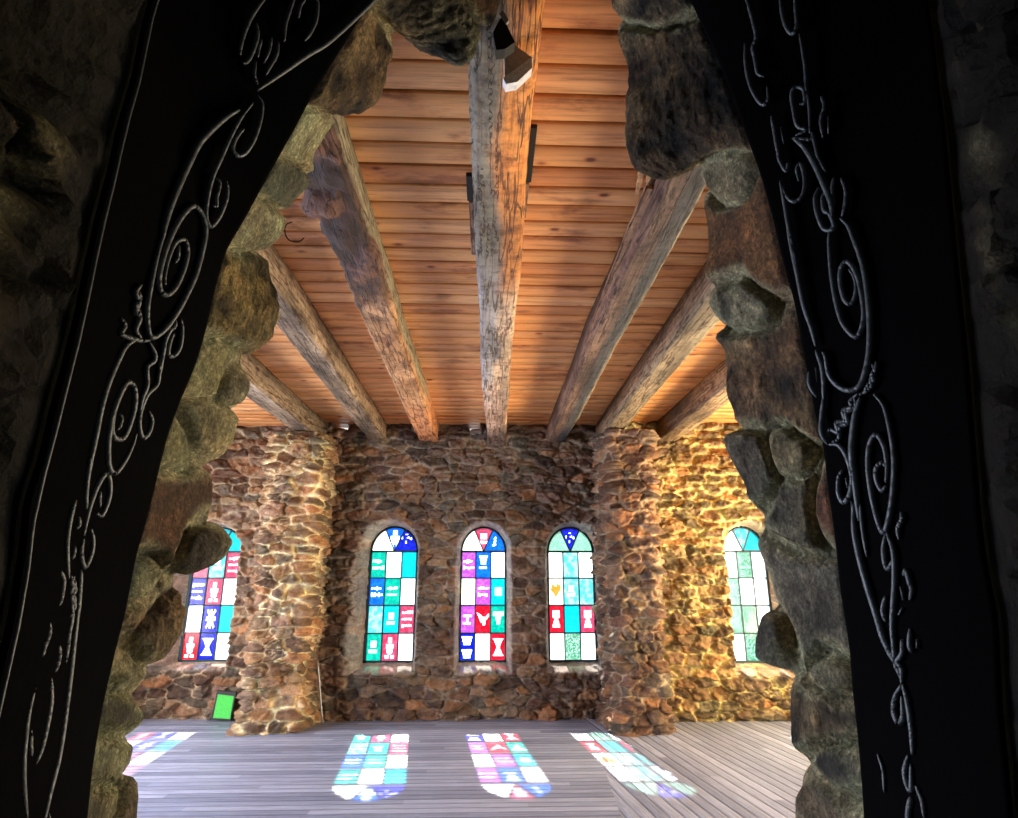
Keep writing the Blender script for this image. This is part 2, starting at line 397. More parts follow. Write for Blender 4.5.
k.l(col, k.b.inputs['Base Color']); k.l(k.ramp(gr, [(.3, g3(.5)), (.7, g3(.26))]), k.b.inputs['Roughness'])
b = k.bump(k.ramp(edge, [(0, g3(0)), (.2, g3(1))]), .8, .012); b = k.bump(gr, .6, .012, b); k.l(b, k.b.inputs['Normal'])
bm = bmesh.new(); box(bm, -5.2, 5.2, -1.3, 9.4, -.12, 0)
tag(fin(bm, 'floor', k.m), kind='structure')

# ceiling: broad varnished boards across the room, each a strip with rounded edges and a dark gap
rows = []; cols = []
PW = .176; xs = np.linspace(-5, 5, 60); yy = 1.70; j = 0
prof = [(0, .045), (.0085, .040), (.009, .006), (.013, 0), (PW * .5, .0015), (PW - .013, 0), (PW - .009, .006), (PW - .0085, .040), (PW, .045)]
cc = np.array([(.78, .35, .12), (.86, .42, .16), (.70, .29, .10), (.82, .38, .15), (.90, .47, .20)])
while yy < 8.8:
    dz = random.uniform(-.002, .002); ccol = cc[random.randrange(5)] * random.uniform(.85, 1.1); wob = random.random() * 10
    for (a, b_) in prof:
        rows.append(np.stack([xs, yy + .004 + a + 0 * xs, ZC + b_ + dz + .002 * np.sin(xs * 1.3 + wob)], -1))
        cols.append(np.tile(ccol if b_ < .02 else (.02, .009, .005), (len(xs), 1)))
    yy += PW
ceil = link('ceiling', grid_mesh('ceiling', np.array(rows), np.array(cols), flip=True), M_CEIL); tag(ceil, kind='structure')
bm = bmesh.new(); box(bm, -5.2, 5.2, 1.6, 8.95, ZC + .06, ZC + .2); tag(fin(bm, 'ceiling_deck', M_DARK), kind='structure')

# ---------------------------------------------------------------- beams
def beam(a, b, zb, wd, ht, colf, seed, label, rough=.012, y0=1.95, yb=8.72, group='hewn timber beams under the boarded ceiling'):
    """a, b: (x, y) of the underside's centre line at two places"""
    ny, nc = 260, 48
    a = (a[0] * .976, a[1] * .976); b = (b[0] * .976, b[1] * .976); zb = zb - .05; ht = ht + .05      # same sight lines, a little lower
    Ys = np.linspace(y0, yb, ny); Xc = a[0] + (b[0] - a[0]) * (Ys - a[1]) / (b[1] - a[1])
    cor = [(-wd / 2, 0), (wd / 2, 0), (wd / 2, ht), (-wd / 2, ht)]
    pts = []; r = .03
    for i, (x, z) in enumerate(cor):
        sx, sz = (1 if x < 0 else -1), (1 if z <= 0 else -1)
        a0 = {0: math.pi, 1: 1.5 * math.pi, 2: 0, 3: .5 * math.pi}[i]
        for q in np.linspace(a0, a0 + math.pi / 2, 5): pts.append((x + sx * r + r * math.cos(q), z + sz * r + r * math.sin(q)))
    pts = np.array(pts + [pts[0]]); L = np.r_[0, np.cumsum(np.hypot(*np.diff(pts, axis=0).T))]
    s = np.linspace(0, L[-1], nc, endpoint=False); cx_, cz_ = np.interp(s, L, pts[:, 0]), np.interp(s, L, pts[:, 1])
    wv = 1 + .10 * fbm(Ys * .8, Ys * 0 + seed, Ys * 0, seed, 2)
    P = np.stack([Xc[:, None] + cx_[None] * wv[:, None] + .02 * fbm(Ys * .6, Ys * 0, Ys * 0, seed + 4, 2)[:, None], np.broadcast_to(Ys[:, None], (ny, nc)), zb + cz_[None] + 0 * Ys[:, None]], -1)
    N = normals(P, True); cen = P.mean(1, keepdims=True)
    if ((P - cen) * N).sum() < 0: N = -N
    n = fbm(P[..., 0] * 9, P[..., 1] * 2.2, P[..., 2] * 9, seed + 9, 4) + .5 * np.round(fbm(P[..., 0] * 4, P[..., 1] * 3, P[..., 2] * 4, seed + 19, 2) * 4) / 4
    col, ex = colf(cx_[None] + 0 * P[..., 0], cz_[None] + 0 * P[..., 0], P)
    low = sst(ht, ht - .05, cz_)[None]
    P = P + N * ((rough * n + ex) * low)[..., None]
    o = link('ceiling_beam', grid_mesh('ceiling_beam', P, col, closed=True), M_BEAM)
    bm = bmesh.new(); bm.from_mesh(o.data); bmesh.ops.holes_fill(bm, edges=[e for e in bm.edges if e.is_boundary], sides=0); bmesh.ops.recalc_face_normals(bm, faces=bm.faces); bm.to_mesh(o.data); bm.free()
    tag(o, label, 'beam', group, 'thing'); return o
def mixc(a, b, t): return np.array(a) * (1 - t[..., None]) + np.array(b) * t[..., None]
def cf_two(left, under, rightc, seed, wd):
    def f(cx_, cz_, P):
        n = fbm(P[..., 0] * 5, P[..., 1] * 1.4, P[..., 2] * 5, seed, 4)
        t = sst(.02, .14, cx_ + .16 * n); c = mixc(under, rightc, t)
        tl = sst(.02, .05, cz_) * (cx_ < 0); c = mixc(0, 1, tl) * np.array(left) + c * (1 - tl[..., None]) if False else c * (1 - tl[..., None]) + np.array(left) * tl[..., None]
        tr = sst(.02, .05, cz_) * (cx_ > 0); c = c * (1 - tr[..., None]) + np.array(rightc) * tr[..., None]
        return .48 * c * (1 + 1.2 * n[..., None]), 0 * n
    return f
# centre beam: grey weathered on its left half, orange heartwood on its right
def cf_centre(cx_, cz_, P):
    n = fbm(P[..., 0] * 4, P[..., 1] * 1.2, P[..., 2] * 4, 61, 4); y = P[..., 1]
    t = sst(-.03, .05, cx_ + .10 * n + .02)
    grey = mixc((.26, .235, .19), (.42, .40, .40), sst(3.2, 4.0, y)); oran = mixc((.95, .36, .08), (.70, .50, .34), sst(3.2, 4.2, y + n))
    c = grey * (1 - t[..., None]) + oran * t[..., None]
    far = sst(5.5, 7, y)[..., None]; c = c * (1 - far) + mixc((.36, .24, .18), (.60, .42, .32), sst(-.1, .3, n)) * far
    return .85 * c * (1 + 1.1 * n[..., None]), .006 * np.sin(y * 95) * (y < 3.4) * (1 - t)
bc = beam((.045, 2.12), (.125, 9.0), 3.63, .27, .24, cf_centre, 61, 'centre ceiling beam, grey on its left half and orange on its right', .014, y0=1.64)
def cf_l1(cx_, cz_, P):
    y = P[..., 1]; n = fbm(P[..., 0] * 8, y * 4, P[..., 2] * 8, 71, 4)
    bark = sst(4.9, 3.7, y + .6 * n) * (1 - sst(.07, .12, cz_) * (cx_ > 0))
    base = mixc((.62, .32, .14), (.95, .55, .28), sst(-.2, .3, n))
    side = sst(.05, .09, cz_) * (cx_ > 0); base = base * (1 - side[..., None]) + np.array((.48, .42, .27)) * side[..., None]
    far = sst(6.3, 7.6, y)[..., None]; base = base * (1 - far) + np.array((.98, .42, .18)) * far
    bk = mixc((.09, .035, .028), (.34, .15, .10), sst(-.15, .3, n))
    return .62 * base * (1 - bark[..., None]) + bk * .40 * bark[..., None], bark * (.09 * np.abs(n) + .03 * n - .02)
beam((-.88, 2.9), (-.85, 9.0), 3.65, .27, .23, cf_l1, 71, 'split ceiling beam with dark red rotten near end, just left of the centre beam', .013)
beam((-1.62, 3.79), (-1.59, 8.65), 3.65, .24, .22, cf_two((.46, .33, .22), (.44, .31, .20), (.60, .45, .31), 81, .24), 81, 'grey-brown ceiling beam second to the left of the centre beam')
beam((-2.52, 6.8), (-2.46, 8.6), 3.625, .26, .24, cf_two((.40, .30, .22), (.40, .30, .21), (.50, .39, .28), 91, .26), 91, 'leftmost ceiling beam, dull brown, ending above the broad left pillar', yb=8.6)
def cf_r1(cx_, cz_, P):
    y = P[..., 1]; n = fbm(P[..., 0] * 6, y * 1.2, P[..., 2] * 6, 101, 4)
    c = mixc((.20, .11, .08), (.32, .19, .13), sst(-.2, .3, n)); t = sst(-.02, .03, cx_ + .03 * n)
    c = c * (1 - t[..., None]) + np.array((.12, .115, .12)) * t[..., None]
    e = sst(.095, .12, cx_) * sst(.06, .02, cz_); c = c * (1 - e[..., None]) + np.array((.52, .46, .32)) * e[..., None]
    return .48 * c * (1 + 1.2 * n[..., None]), 0 * n
b1 = beam((1.03, 3.0), (1.0, 9.1), 3.65, .25, .22, cf_r1, 101, 'dark grey ceiling beam with reddish left face, right of the centre beam')
beam((1.72, 4.3), (1.72, 8.65), 3.64, .25, .22, cf_two((.50, .32, .19), (.48, .36, .22), (.56, .46, .28), 111, .25), 111, 'tan ceiling beam second to the right of the centre beam')
beam((2.62, 6.0), (2.60, 8.4), 3.63, .28, .24, cf_two((.46, .28, .15), (.46, .31, .19), (.5, .38, .22), 121, .28), 121, 'rightmost ceiling beam, reddish brown, over the yellow lit stonework', yb=8.5)
def bxo(name, dims, mat, parent, bev=.003, col=None):
    bm = bmesh.new(); box(bm, *dims, bev)
    o = fin(bm, name, mat, parent)
    if col is not None:
        a = o.data.color_attributes.new('Col', 'FLOAT_COLOR', 'POINT')
        a.data.foreach_set('color', np.tile((*col, 1), (len(o.data.vertices), 1)).astype(np.float32).ravel())
    return o
# the dark notch plates and short blocks either side of the centre beam
pz = onZ(531, 127, ZC - .02); pz2 = onZ(531, 182, ZC - .02); pz3 = onZ(530, 222, ZC - .05)
bxo('notch_plate', (.165, .235, pz[1], pz2[1], ZC - .025, ZC + .004), M_DARK, bc)
bxo('wood_block', (.165, .225, pz2[1], pz3[1], ZC - .03, ZC + .004), M_BEAM, bc, .006, (.30, .20, .13))
qz = onZ(469, 180, ZC - .05); qz2 = onZ(470, 205, ZC - .05); qz3 = onZ(471, 258, ZC - .05)
bxo('notch_plate', (-.135, -.08, qz[1], qz2[1], ZC - .025, ZC + .004), M_DARK, bc)
bxo('wood_block', (-.125, -.08, qz2[1], qz3[1], ZC - .03, ZC + .004), M_BEAM, bc, .006, (.34, .22, .16))
# the split-off sliver and splinters on the right-hand dark beam
def sliver(p0, p1, wd, col, name='sliver'):
    bm = bmesh.new(); a = Vector(p0); b_ = Vector(p1); d = (b_ - a).normalized(); sx = Vector((0, 0, 1)).cross(d).normalized(); up = Vector((0, 0, 1)); rings = []
    for i in range(13):
        t = i / 12; ww = wd * (.35 + .65 * math.sin(math.pi * min(1, t * 1.1 + .12)) ** .5) * random.uniform(.85, 1.1); c_ = a.lerp(b_, t) + sx * random.uniform(-.003, .003)
        rings.append([bm.verts.new(c_ + sx * u * ww / 2 + up * v * .03) for u, v in ((-1, 0), (1, 0), (.8, 1), (-.8, 1))])
    for i in range(12):
        for q in range(4): bm.faces.new((rings[i][q], rings[i][(q + 1) % 4], rings[i + 1][(q + 1) % 4], rings[i + 1][q]))
    bm.faces.new(rings[0][::-1]); bm.faces.new(rings[-1])
    o = fin(bm, name, M_BEAM, b1); at = o.data.color_attributes.new('Col', 'FLOAT_COLOR', 'POINT')
    at.data.foreach_set('color', np.tile((*col, 1), (len(o.data.vertices), 1)).astype(np.float32).ravel()); return o
sliver((.87, 2.9, 3.70), (.885, 5.4, 3.72), .06, (.40, .24, .14))
sliver((.80, 2.72, 3.73), (.84, 3.05, 3.76), .03, (.78, .48, .24), 'splinter')
sliver((.83, 2.70, 3.70), (.87, 2.95, 3.72), .025, (.80, .50, .25), 'splinter')

# ---------------------------------------------------------------- stained glass
G = {'white': mat_glass('clear_glass', (.97, .97, .97), (.9, .92, .95), .18), 'cream': mat_glass('cream_glass', (.98, .98, .75), (1, 1, .9), .2),
     'teal': mat_glass('teal_glass', (.0, .27, .22), (.01, .36, .27)), 'cyan': mat_glass('cyan_glass', (.0, .33, .42), (.01, .40, .46)),
     'blue': mat_glass('blue_glass', (.005, .10, .50), (.01, .15, .62)), 'navy': mat_glass('deep_blue_glass', (.006, .012, .30), (.012, .03, .42)),
     'pale': mat_glass('pale_aqua_glass', (.08, .38, .40), (.30, .42, .42), .2, 14), 'red': mat_glass('red_glass', (.50, .006, .02), (.62, .02, .05)),
     'pink': mat_glass('rose_glass', (.33, .035, .09), (.42, .09, .15)), 'lilac': mat_glass('lilac_glass', (.30, .07, .38), (.36, .13, .42)),
     'leaf': mat_glass('green_mottled_glass', (.04, .22, .12), (.35, .46, .42), .2, 60), 'ice': mat_glass('pale_green_glass', (.16, .34, .26), (.26, .42, .34), .25, 50),
     'orange': mat_glass('orange_glass', (.80, .22, .02)), 'etch': mat_glass('white_etched_glass', (.80, .88, .92), (.9, .95, 1), .3)}
GK = list(G); GM = [G[q] for q in GK]
# per window: arch head (left, middle, right) then four rows of three: colour and the etched mark on it
W1['p'] = [['cream', 'blue:fig', 'navy:star'], ['teal:txt', 'white', 'cyan'], ['blue:txt', 'teal:txt', 'white'], ['pale', 'cyan:blk', 'pink:txt3'], ['teal:blk', 'pink:fig', 'white']]
W2['p'] = [['white', 'pink:blk', 'blue:wave'], ['lilac:txt', 'blue:cup', 'white'], ['cream', 'lilac:txt', 'cyan:dot'], ['lilac:eye', 'red:bird', 'teal:tee'], ['navy:cup2', 'white', 'red:hour']]
W3['p'] = [['ice', 'navy:star', 'ice'], ['white', 'pale', 'white'], ['cream:heart', 'pale:blk', 'pale'], ['red:crest', 'cyan', 'pink:crest'], ['white', 'leaf', 'white']]
W4['p'] = [['pale', 'cyan', 'cyan'], ['pink:txt', 'pale:blk', 'pink:txt3'], ['navy:txt3', 'pink:fig', 'white'], ['white', 'navy:cross', 'cyan'], ['red:fig', 'navy:hour', 'white']]
W5['p'] = [['white', 'pale', 'cyan'], ['white', 'leaf', 'white'], ['leaf', 'white', 'white'], ['leaf', 'leaf', 'white'], ['white', 'leaf', 'white']]
def marks(kind, rng):
    R_ = []   # rectangles and triangles in a unit cell
    def r(x0, y0, x1, y1): R_.append([(x0, y0), (x1, y0), (x1, y1), (x0, y1)])
    if kind == 'txt' or kind == 'txt3':
        for row in (([.62, .38] if kind == 'txt' else [.74, .5, .26])):
            x = .18
            while x < .78:
                ww = rng.uniform(.05, .11); h_ = rng.uniform(.07, .14); r(x, row - h_ / 2, x + ww, row + h_ / 2)
                if rng.random() < .5: r(x, row - .012, x + ww + .05, row + .02)
                x += ww + .05
    elif kind == 'blk': r(.25, .3, .75, .44); r(.35, .5, .65, .74)
    elif kind == 'cup': R_.append([(.2, .85), (.38, .5), (.62, .5), (.8, .85)]); r(.25, .36, .75, .43); R_.append([(.3, .5), (.42, .62), (.58, .62), (.7, .5)])
    elif kind == 'cup2':
        for q in (.12, .58): R_.append([(.15, q + .32), (.3, q), (.7, q), (.85, q + .32)])
    elif kind == 'hour': R_.append([(.18, .8), (.42, .5), (.58, .5), (.82, .8)]); R_.append([(.42, .5), (.18, .2), (.82, .2), (.58, .5)])
    elif kind == 'tee': r(.15, .62, .85, .78); R_.append([(.3, .62), (.42, .3), (.58, .3), (.7, .62)])
    elif kind == 'eye': r(.2, .58, .8, .64); r(.25, .32, .75, .38); r(.42, .38, .58, .58)
    elif kind == 'dot': r(.28, .35, .72, .65)
    elif kind == 'bird': R_.append([(.1, .75), (.35, .4), (.6, .45), (.45, .6)]); R_.append([(.4, .55), (.5, .25), (.68, .3), (.62, .6)]); R_.append([(.55, .5), (.9, .72), (.85, .55), (.62, .42)])
    elif kind == 'fig': r(.40, .66, .60, .86); R_.append([(.25, .60), (.38, .28), (.62, .28), (.75, .60)]); r(.22, .12, .42, .24); r(.58, .12, .78, .24)
    elif kind == 'cross':
        r(.44, .15, .56, .85); r(.2, .44, .8, .56); R_.append([(.22, .8), (.3, .85), (.78, .2), (.7, .15)]); R_.append([(.7, .85), (.78, .8), (.3, .15), (.22, .2)])
    elif kind == 'crest': R_.append([(.3, .8), (.25, .55), (.5, .5), (.75, .55), (.7, .8)]); R_.append([(.4, .5), (.25, .2), (.75, .2), (.6, .5)])
    elif kind == 'wave':
        for q in (.25, .4, .55): R_.append([(.3 + q * .3, q), (.5, q + .12), (.55, q + .06), (.4 + q * .2, q - .04)])
    elif kind == 'heart': R_.append([(.5, .30), (.18, .55), (.22, .72), (.38, .78), (.5, .68), (.62, .8), (.82, .74), (.84, .55)])
    elif kind == 'star':
        for (a, b_) in ((.5, .75), (.3, .6), (.68, .55), (.48, .42), (.56, .6)):
            R_.append([(a, b_ + .07), (a - .05, b_), (a, b_ - .07), (a + .05, b_)])
    return R_
for wi, W in enumerate(WINS):
    x0, x1, z0, zs = W['xc'] - W['w'] / 2, W['xc'] + W['w'] / 2, W['z0'], W['zs']; Yg = W['Yg']; w_ = W['w']; rr = W['r']; rng = random.Random(wi + 3)
    root = empty('window_%d' % (wi + 1), (W['xc'], Yg, z0)); tag(root, kind='structure')
    bm = bmesh.new(); be = bmesh.new(); faces = {}
    def slab(b_, poly, y0, y1, mi):
        a = [b_.verts.new((x, y0, z)) for x, z in poly]; c_ = [b_.verts.new((x, y1, z)) for x, z in poly]; n = len(poly)
        fs = [b_.faces.new(a), b_.faces.new(c_[::-1])] + [b_.faces.new((a[i], c_[i], c_[(i + 1) % n], a[(i + 1) % n])) for i in range(n)]
        for f in fs: f.material_index = mi
    def inpoly(x, z, poly):
        c_ = False; n = len(poly)
        for i in range(n):
            (xa, za), (xb, zb) = poly[i], poly[i - 1]
            if (za > z) != (zb > z) and x < (xb - xa) * (z - za) / (zb - za) + xa: c_ = not c_
        return c_
    def cell(poly, spec, bounds):
        colr, _, mk = spec.partition(':'); mi = GK.index(colr)
        if not mk: slab(bm, poly, Yg, Yg + .005, mi); return
        mq = marks(mk, rng); x_0, x_1, z_0, z_1 = bounds; mk_i = GK.index('orange' if mk == 'heart' else 'etch')
        nx_, nz_ = 18, 26; grid = {}
        for i in range(nx_):
            for j in range(nz_):
                u, v = (i + .5) / nx_, (j + .5) / nz_; x, z = x_0 + u * (x_1 - x_0), z_0 + v * (z_1 - z_0)
                if not inpoly(x, z, poly): continue
                for y in (Yg, Yg + .005):
                    ids = []
                    for a_, b_ in ((i, j), (i + 1, j), (i + 1, j + 1), (i, j + 1)):
                        if (a_, b_, y) not in grid: grid[(a_, b_, y)] = bm.verts.new((x_0 + a_ / nx_ * (x_1 - x_0), y, z_0 + b_ / nz_ * (z_1 - z_0)))
                        ids.append(grid[(a_, b_, y)])
                    f = bm.faces.new(ids); f.material_index = mk_i if any(inpoly(u, v, q) for q in mq) else mi
    cw, rh = w_ / 3, (zs - z0) / 4
    for r_ in range(4):
        for c_ in range(3):
            a, b_ = x0 + c_ * cw, z0 + (3 - r_) * rh
            cell([(a, b_), (a + cw, b_), (a + cw, b_ + rh), (a, b_ + rh)], W['p'][r_ + 1][c_], (a, a + cw, b_, b_ + rh))
    def arcp(t): return (W['xc'] + w_ / 2 * math.cos(t), zs + rr * math.sin(t))
    cen = (W['xc'], zs + .015); A0, A1, A2, A3 = math.pi, math.pi * .64, math.pi * .36, 0
    for (t0, t1, sp) in ((A0, A1, 0), (A1, A2, 1), (A2, A3, 2)):
        pl = [arcp(t0 + (t1 - t0) * q / 8) for q in range(9)] + ([(W['xc'], zs)])
        mx = [q[0] for q in pl]; mz = [q[1] for q in pl]
        cell(pl, W['p'][0][sp], (min(mx), max(mx), min(mz), max(mz)))
    o = fin(bm, 'stained_glass', GM, root); be.free()
    bm = bmesh.new(); t_ = .008
    def bar(p, q, tt=t_, dy=.010):
        d = Vector((q[0] - p[0], 0, q[1] - p[1])).normalized(); n = Vector((-d.z, 0, d.x)) * tt; p3, q3 = Vector((p[0], Yg, p[1])) - d * tt, Vector((q[0], Yg, q[1])) + d * tt
        vs = [bm.verts.new(v + Vector((0, y, 0))) for y in (-dy, dy + .005) for v in (p3 - n, q3 - n, q3 + n, p3 + n)]
        for f in ((0, 1, 2, 3), (7, 6, 5, 4), (0, 4, 5, 1), (1, 5, 6, 2), (2, 6, 7, 3), (3, 7, 4, 0)): bm.faces.new([vs[i] for i in f])
    for c_ in (1, 2): bar((x0 + c_ * cw, z0), (x0 + c_ * cw, zs))
    for r_ in (1, 2, 3): bar((x0, z0 + r_ * rh), (x1, z0 + r_ * rh))
    bar((x0, zs), (x1, zs), .012); bar((W['xc'], zs), arcp(A1)); bar((W['xc'], zs), arcp(A2))
    fin(bm, 'lead_came', M_LEAD, root)
    bm = bmesh.new()
    bar((x0, z0), (x1, z0), .02, .02); bar((x0, z0), (x0, zs), .02, .02); bar((x1, z0), (x1, zs), .02, .02)
    for q in range(16): bar(arcp(math.pi * q / 16), arcp(math.pi * (q + 1) / 16), .02, .02)
    fin(bm, 'window_frame', M_LEAD, root)
# thick outer masonry around each glass, so no daylight slips past the frames
for nm, W_, lo, hi, yy in (('wall_outer_middle', WINS[:3], -2.4, 1.8, 8.905), ('wall_outer_left', [W4], -5.1, -2.3, 9.105), ('wall_outer_right', [W5], 1.7, 5.1, 8.705)):
    s = np.arange(lo, hi, .02); t = np.arange(0, ZC + .1, .02); S, T = np.meshgrid(s, t, indexing='ij'); keep = np.ones((len(s) - 1, len(t) - 1), bool)
    for W in W_:
        q = win_q(S, T, dict(W, sL=.05, sR=.05, sB=.05, sT=.05)); inn = q < .05; keep &= ~(inn[:-1, :-1] & inn[1:, 1:] & inn[1:, :-1] & inn[:-1, 1:])
    if W_ is not None and len(W_) == 3:
        inn = (((S > -2.16) & (S < -1.98)) | ((S > -.27) & (S < -.10))) & (T > 3.75); keep &= ~(inn[:-1, :-1] & inn[1:, 1:])
    me = grid_mesh(nm, np.stack([S, 0 * S + yy, T], -1), np.full(S.shape + (3,), .3), keep)
    o = link(nm, me, M_STONE); tag(o, kind='structure'); sm = o.modifiers.new('s', 'SOLIDIFY'); sm.thickness = .03; sm.offset = 0

# ---------------------------------------------------------------- the pointed arch the view is taken through
def poly3(px, Y): return np.array([onY(x, y, Y) for x, y in px])
A_L = [(79, 818), (83, 773), (93, 712), (107, 653), (118, 612), (128, 558), (139, 523), (152, 470), (160, 438), (174, 401), (188, 370), (199, 335), (209, 290), (221, 251), (237, 226), (257, 190), (274, 160), (290, 132), (305, 103), (317, 83), (337, 51), (357, 18), (371, 0), (400, -30), (440, -52), (500, -64)]
A_R = [(871, 818), (870, 792), (865, 738), (859, 690), (857, 653), (847, 594), (840, 530), (835, 500), (829, 448), (821, 419), (809, 360), (800, 310), (786, 262), (776, 220), (764, 178), (757, 159), (742, 118), (726, 73), (708, 32), (694, 0), (665, -25), (620, -48), (560, -62), (500, -64)]
S_L = [(137, 818), (138, 782), (131, 757), (138, 742), (146, 717), (147, 677), (167, 655), (182, 626), (178, 593), (152, 574), (190, 571), (222, 560), (248, 540), (240, 528), (216, 516), (213, 480), (216, 463), (234, 441), (241, 410), (250, 392), (255, 353), (275, 335), (282, 305), (273, 278), (266, 250), (283, 235), (291, 204), (314, 181), (314, 153), (338, 118), (365, 112), (381, 98), (393, 51), (397, 24), (402, 32), (420, 50), (440, 60), (462, 65), (472, 56), (480, 34), (494, 26), (500, 8), (506, -8)]
S_R = [(796, 818), (794, 800), (803, 782), (796, 771), (788, 739), (790, 702), (787, 669), (753, 660), (754, 637), (767, 593), (763, 564), (748, 520), (753, 535), (748, 496), (731, 460), (722, 438), (735, 423), (724, 384), (728, 355), (713, 337), (715, 322), (704, 297), (704, 272), (708, 250), (706, 225), (702, 196), (700, 168), (665, 181), (635, 172), (626, 150), (627, 70), (620, 40), (612, 0), (600, -18), (570, -26), (530, -22), (506, -8)]
B_L = [(-45, 818), (-22, 720), (2, 617), (12, 558), (18, 500), (33, 460), (42, 418), (60, 353), (70, 310), (84, 245), (93, 208), (104, 168), (111, 133), (127, 80), (135, 40), (145, 0), (180, -80), (250, -170), (360, -260), (500, -310)]
B_R = [(1018, 818), (1014, 770), (1007, 705), (1003, 618), (991, 565), (985, 512), (978, 430), (972, 360), (960, 252), (948, 130), (930, 0), (890, -80), (820, -160), (690, -255), (500, -310)]
YA, YS, YBk, YO = 1.40, 1.64, 1.92, 1.05
NU = 620
def half(px, Y, foot):
    p = poly3(px, Y); p = np.vstack([[foot[0] if foot else p[0, 0], Y, 0.0], p]); return p
def resamp(p, ws, n):
    L = np.r_[0, np.cumsum(np.linalg.norm(np.diff(p, axis=0), axis=1))]; s = np.linspace(0, 1, n) * L[-1]
    return np.stack([np.interp(s, L, p[:, i]) for i in range(3)], -1)
def smooth(p, k):
    q = p.copy()
    for _ in range(k): q[1:-1] = (q[:-2] + 2 * q[1:-1] + q[2:]) / 4
    return q
def ring(pl, pr, Y, k=3):
    a = smooth(resamp(half(pl, Y, None), None, NU // 2), k); b_ = smooth(resamp(half(pr, Y, None), None, NU // 2), k)[::-1]
    return np.vstack([a, b_[1:]])
def zmatch(ref, other):
    """re-space 'other' so that each half keeps pace with ref in the direction round the arch"""
    out = np.zeros_like(ref); h2 = NU // 2
    for sl in (slice(0, h2), slice(h2 - 1, len(ref))):
        r, o_ = ref[sl], other[sl]
        fr_ = np.linspace(0, 1, len(r)); out[sl] = np.stack([np.interp(fr_, np.linspace(0, 1, len(o_)), o_[:, i]) for i in range(3)], -1)
    return out
RA = ring(A_L, A_R, YA, 6); RS = ring(S_L, S_R, YS, 1); RO = ring(B_L, B_R, YO, 6)
# ring behind the silhouette, eased outward, on the room side
cenA = np.array([0, 0, 1.5])
def outward(p, d):
    t = np.gradient(smooth(p, 60), axis=0); n = np.stack([t[:, 2], 0 * t[:, 0], -t[:, 0]], -1); n /= np.linalg.norm(n, axis=1, keepdims=True) + 1e-9
    if n[20, 0] > 0: n = -n      # left jamb: outward is -x
    return p + n * d
RSm = smooth(RS, 60)
def deeper(p, Y, extra):
    k_ = Y / p[0, 1]; q = p.copy(); q[:, 0] *= k_; q[:, 2] = EYE + (q[:, 2] - EYE) * k_; q[:, 1] = p[0, 1]
    lowz = q[:, 2] < .02; q[lowz, 2] = p[lowz, 2]; q = outward(q, extra); q[:, 1] = Y; return q
RB = deeper(RSm, YBk, .09)
RS_in = outward(RS, .012); RS_in[:, 1] = YS
# far outline on the room face
def rect_out(p, X=4.95, Zt=ZC + .03, Y=YBk):
    out = p.copy(); out[:, 1] = Y
    for i in range(len(p)):
        d = p[i] - np.array([0, 0, 1.2]); 
        if p[i, 2] < 1.2: out[i] = (math.copysign(X, p[i, 0]), Y, p[i, 2]); continue
        k_ = min(X / max(abs(d[0]), 1e-6), (Zt - 1.2) / max(d[2], 1e-6)); out[i] = (d[0] * k_, Y, 1.2 + d[2] * k_)
    return out
RR = rect_out(RB); RMID = deeper(smooth(RS, 15), YBk - .08, .04)
# seeds for the big boulders, dark ones painted for the shaded hole and void: (px x, px y, colour, roughness, size)
BL = [(360, 60, (.17, .115, .06), 1.5, 1.1), (310, 145, (.42, .44, .29), .5, .6), (285, 190, (.10, .12, .09), .4, .7), (262, 225, (.42, .42, .28), .6, .7), (240, 300, (.26, .20, .085), 1.5, 1.15),
      (215, 375, (.34, .34, .19), .25, .9), (235, 385, (.16, .16, .11), .3, .6), (205, 428, (.36, .35, .21), .5, .8), (175, 450, (.33, .32, .18), .6, .8), (170, 520, (.15, .085, .05), .7, 1.2), (200, 545, (.14, .12, .09), .8, .7), (143, 575, (.36, .36, .23), .4, .7), (155, 620, (.17, .12, .07), 1.6, 1.1), (125, 668, (.40, .39, .25), .3, .8),
      (115, 705, (.07, .065, .045), .7, .9), (110, 755, (.27, .28, .18), .5, .8), (100, 805, (.22, .22, .13), .6, .8), (125, 815, (.10, .085, .06), .6, .8), (435, 20, (.17, .16, .11), 2.2, 1.2), (485, 0, (.26, .15, .08), 1.2, .7)]
BR = [(650, -10, (.11, .085, .05), 1.3, .9), (668, 95, (.14, .095, .05), 1.3, 1.6), (725, 180, (.24, .22, .15), .7, .6), (745, 240, (.24, .115, .05), .45, 1.25), (745, 305, (.30, .28, .20), .9, .7), (772, 375, (.22, .14, .075), 1.1, 1.4), (785, 458, (.36, .33, .21), .5, .6),
      (750, 470, (.19, .175, .14), .9, .8), (795, 500, (.21, .20, .15), 1.0, .9), (825, 500, (.24, .12, .07), .6, .7), (800, 610, (.21, .21, .18), .7, 1.3), (770, 625, (.15, .15, .13), .3, 1.0), (825, 675, (.35, .34, .24), .5, .7), (820, 715, (.16, .12, .07), 1.2, .9), (830, 762, (.05, .05, .045), .7, .7), (820, 800, (.22, .19, .14), .6, .8), (550, -45, (.15, .12, .08), 1.5, 1.3)]
seeds = []
for (x, y, c_, rg, sz) in BL + BR:
    p_ = onY(x, y, 1.5); seeds.append((p_[0], p_[2], c_, rg, sz))
for sx in (-1, 1):
    for z_ in (.1, .35, .6): seeds.append((sx * .85, z_ + .05, (.2, .17, .12), 1, 1))
SX = np.array([s_[0] for s_ in seeds]); SZ = np.array([s_[1] for s_ in seeds]); SCOL = np.array([s_[2] for s_ in seeds]); SRG = np.array([s_[3] for s_ in seeds]); SSZ = np.array([s_[4] for s_ in seeds])
VN = 150
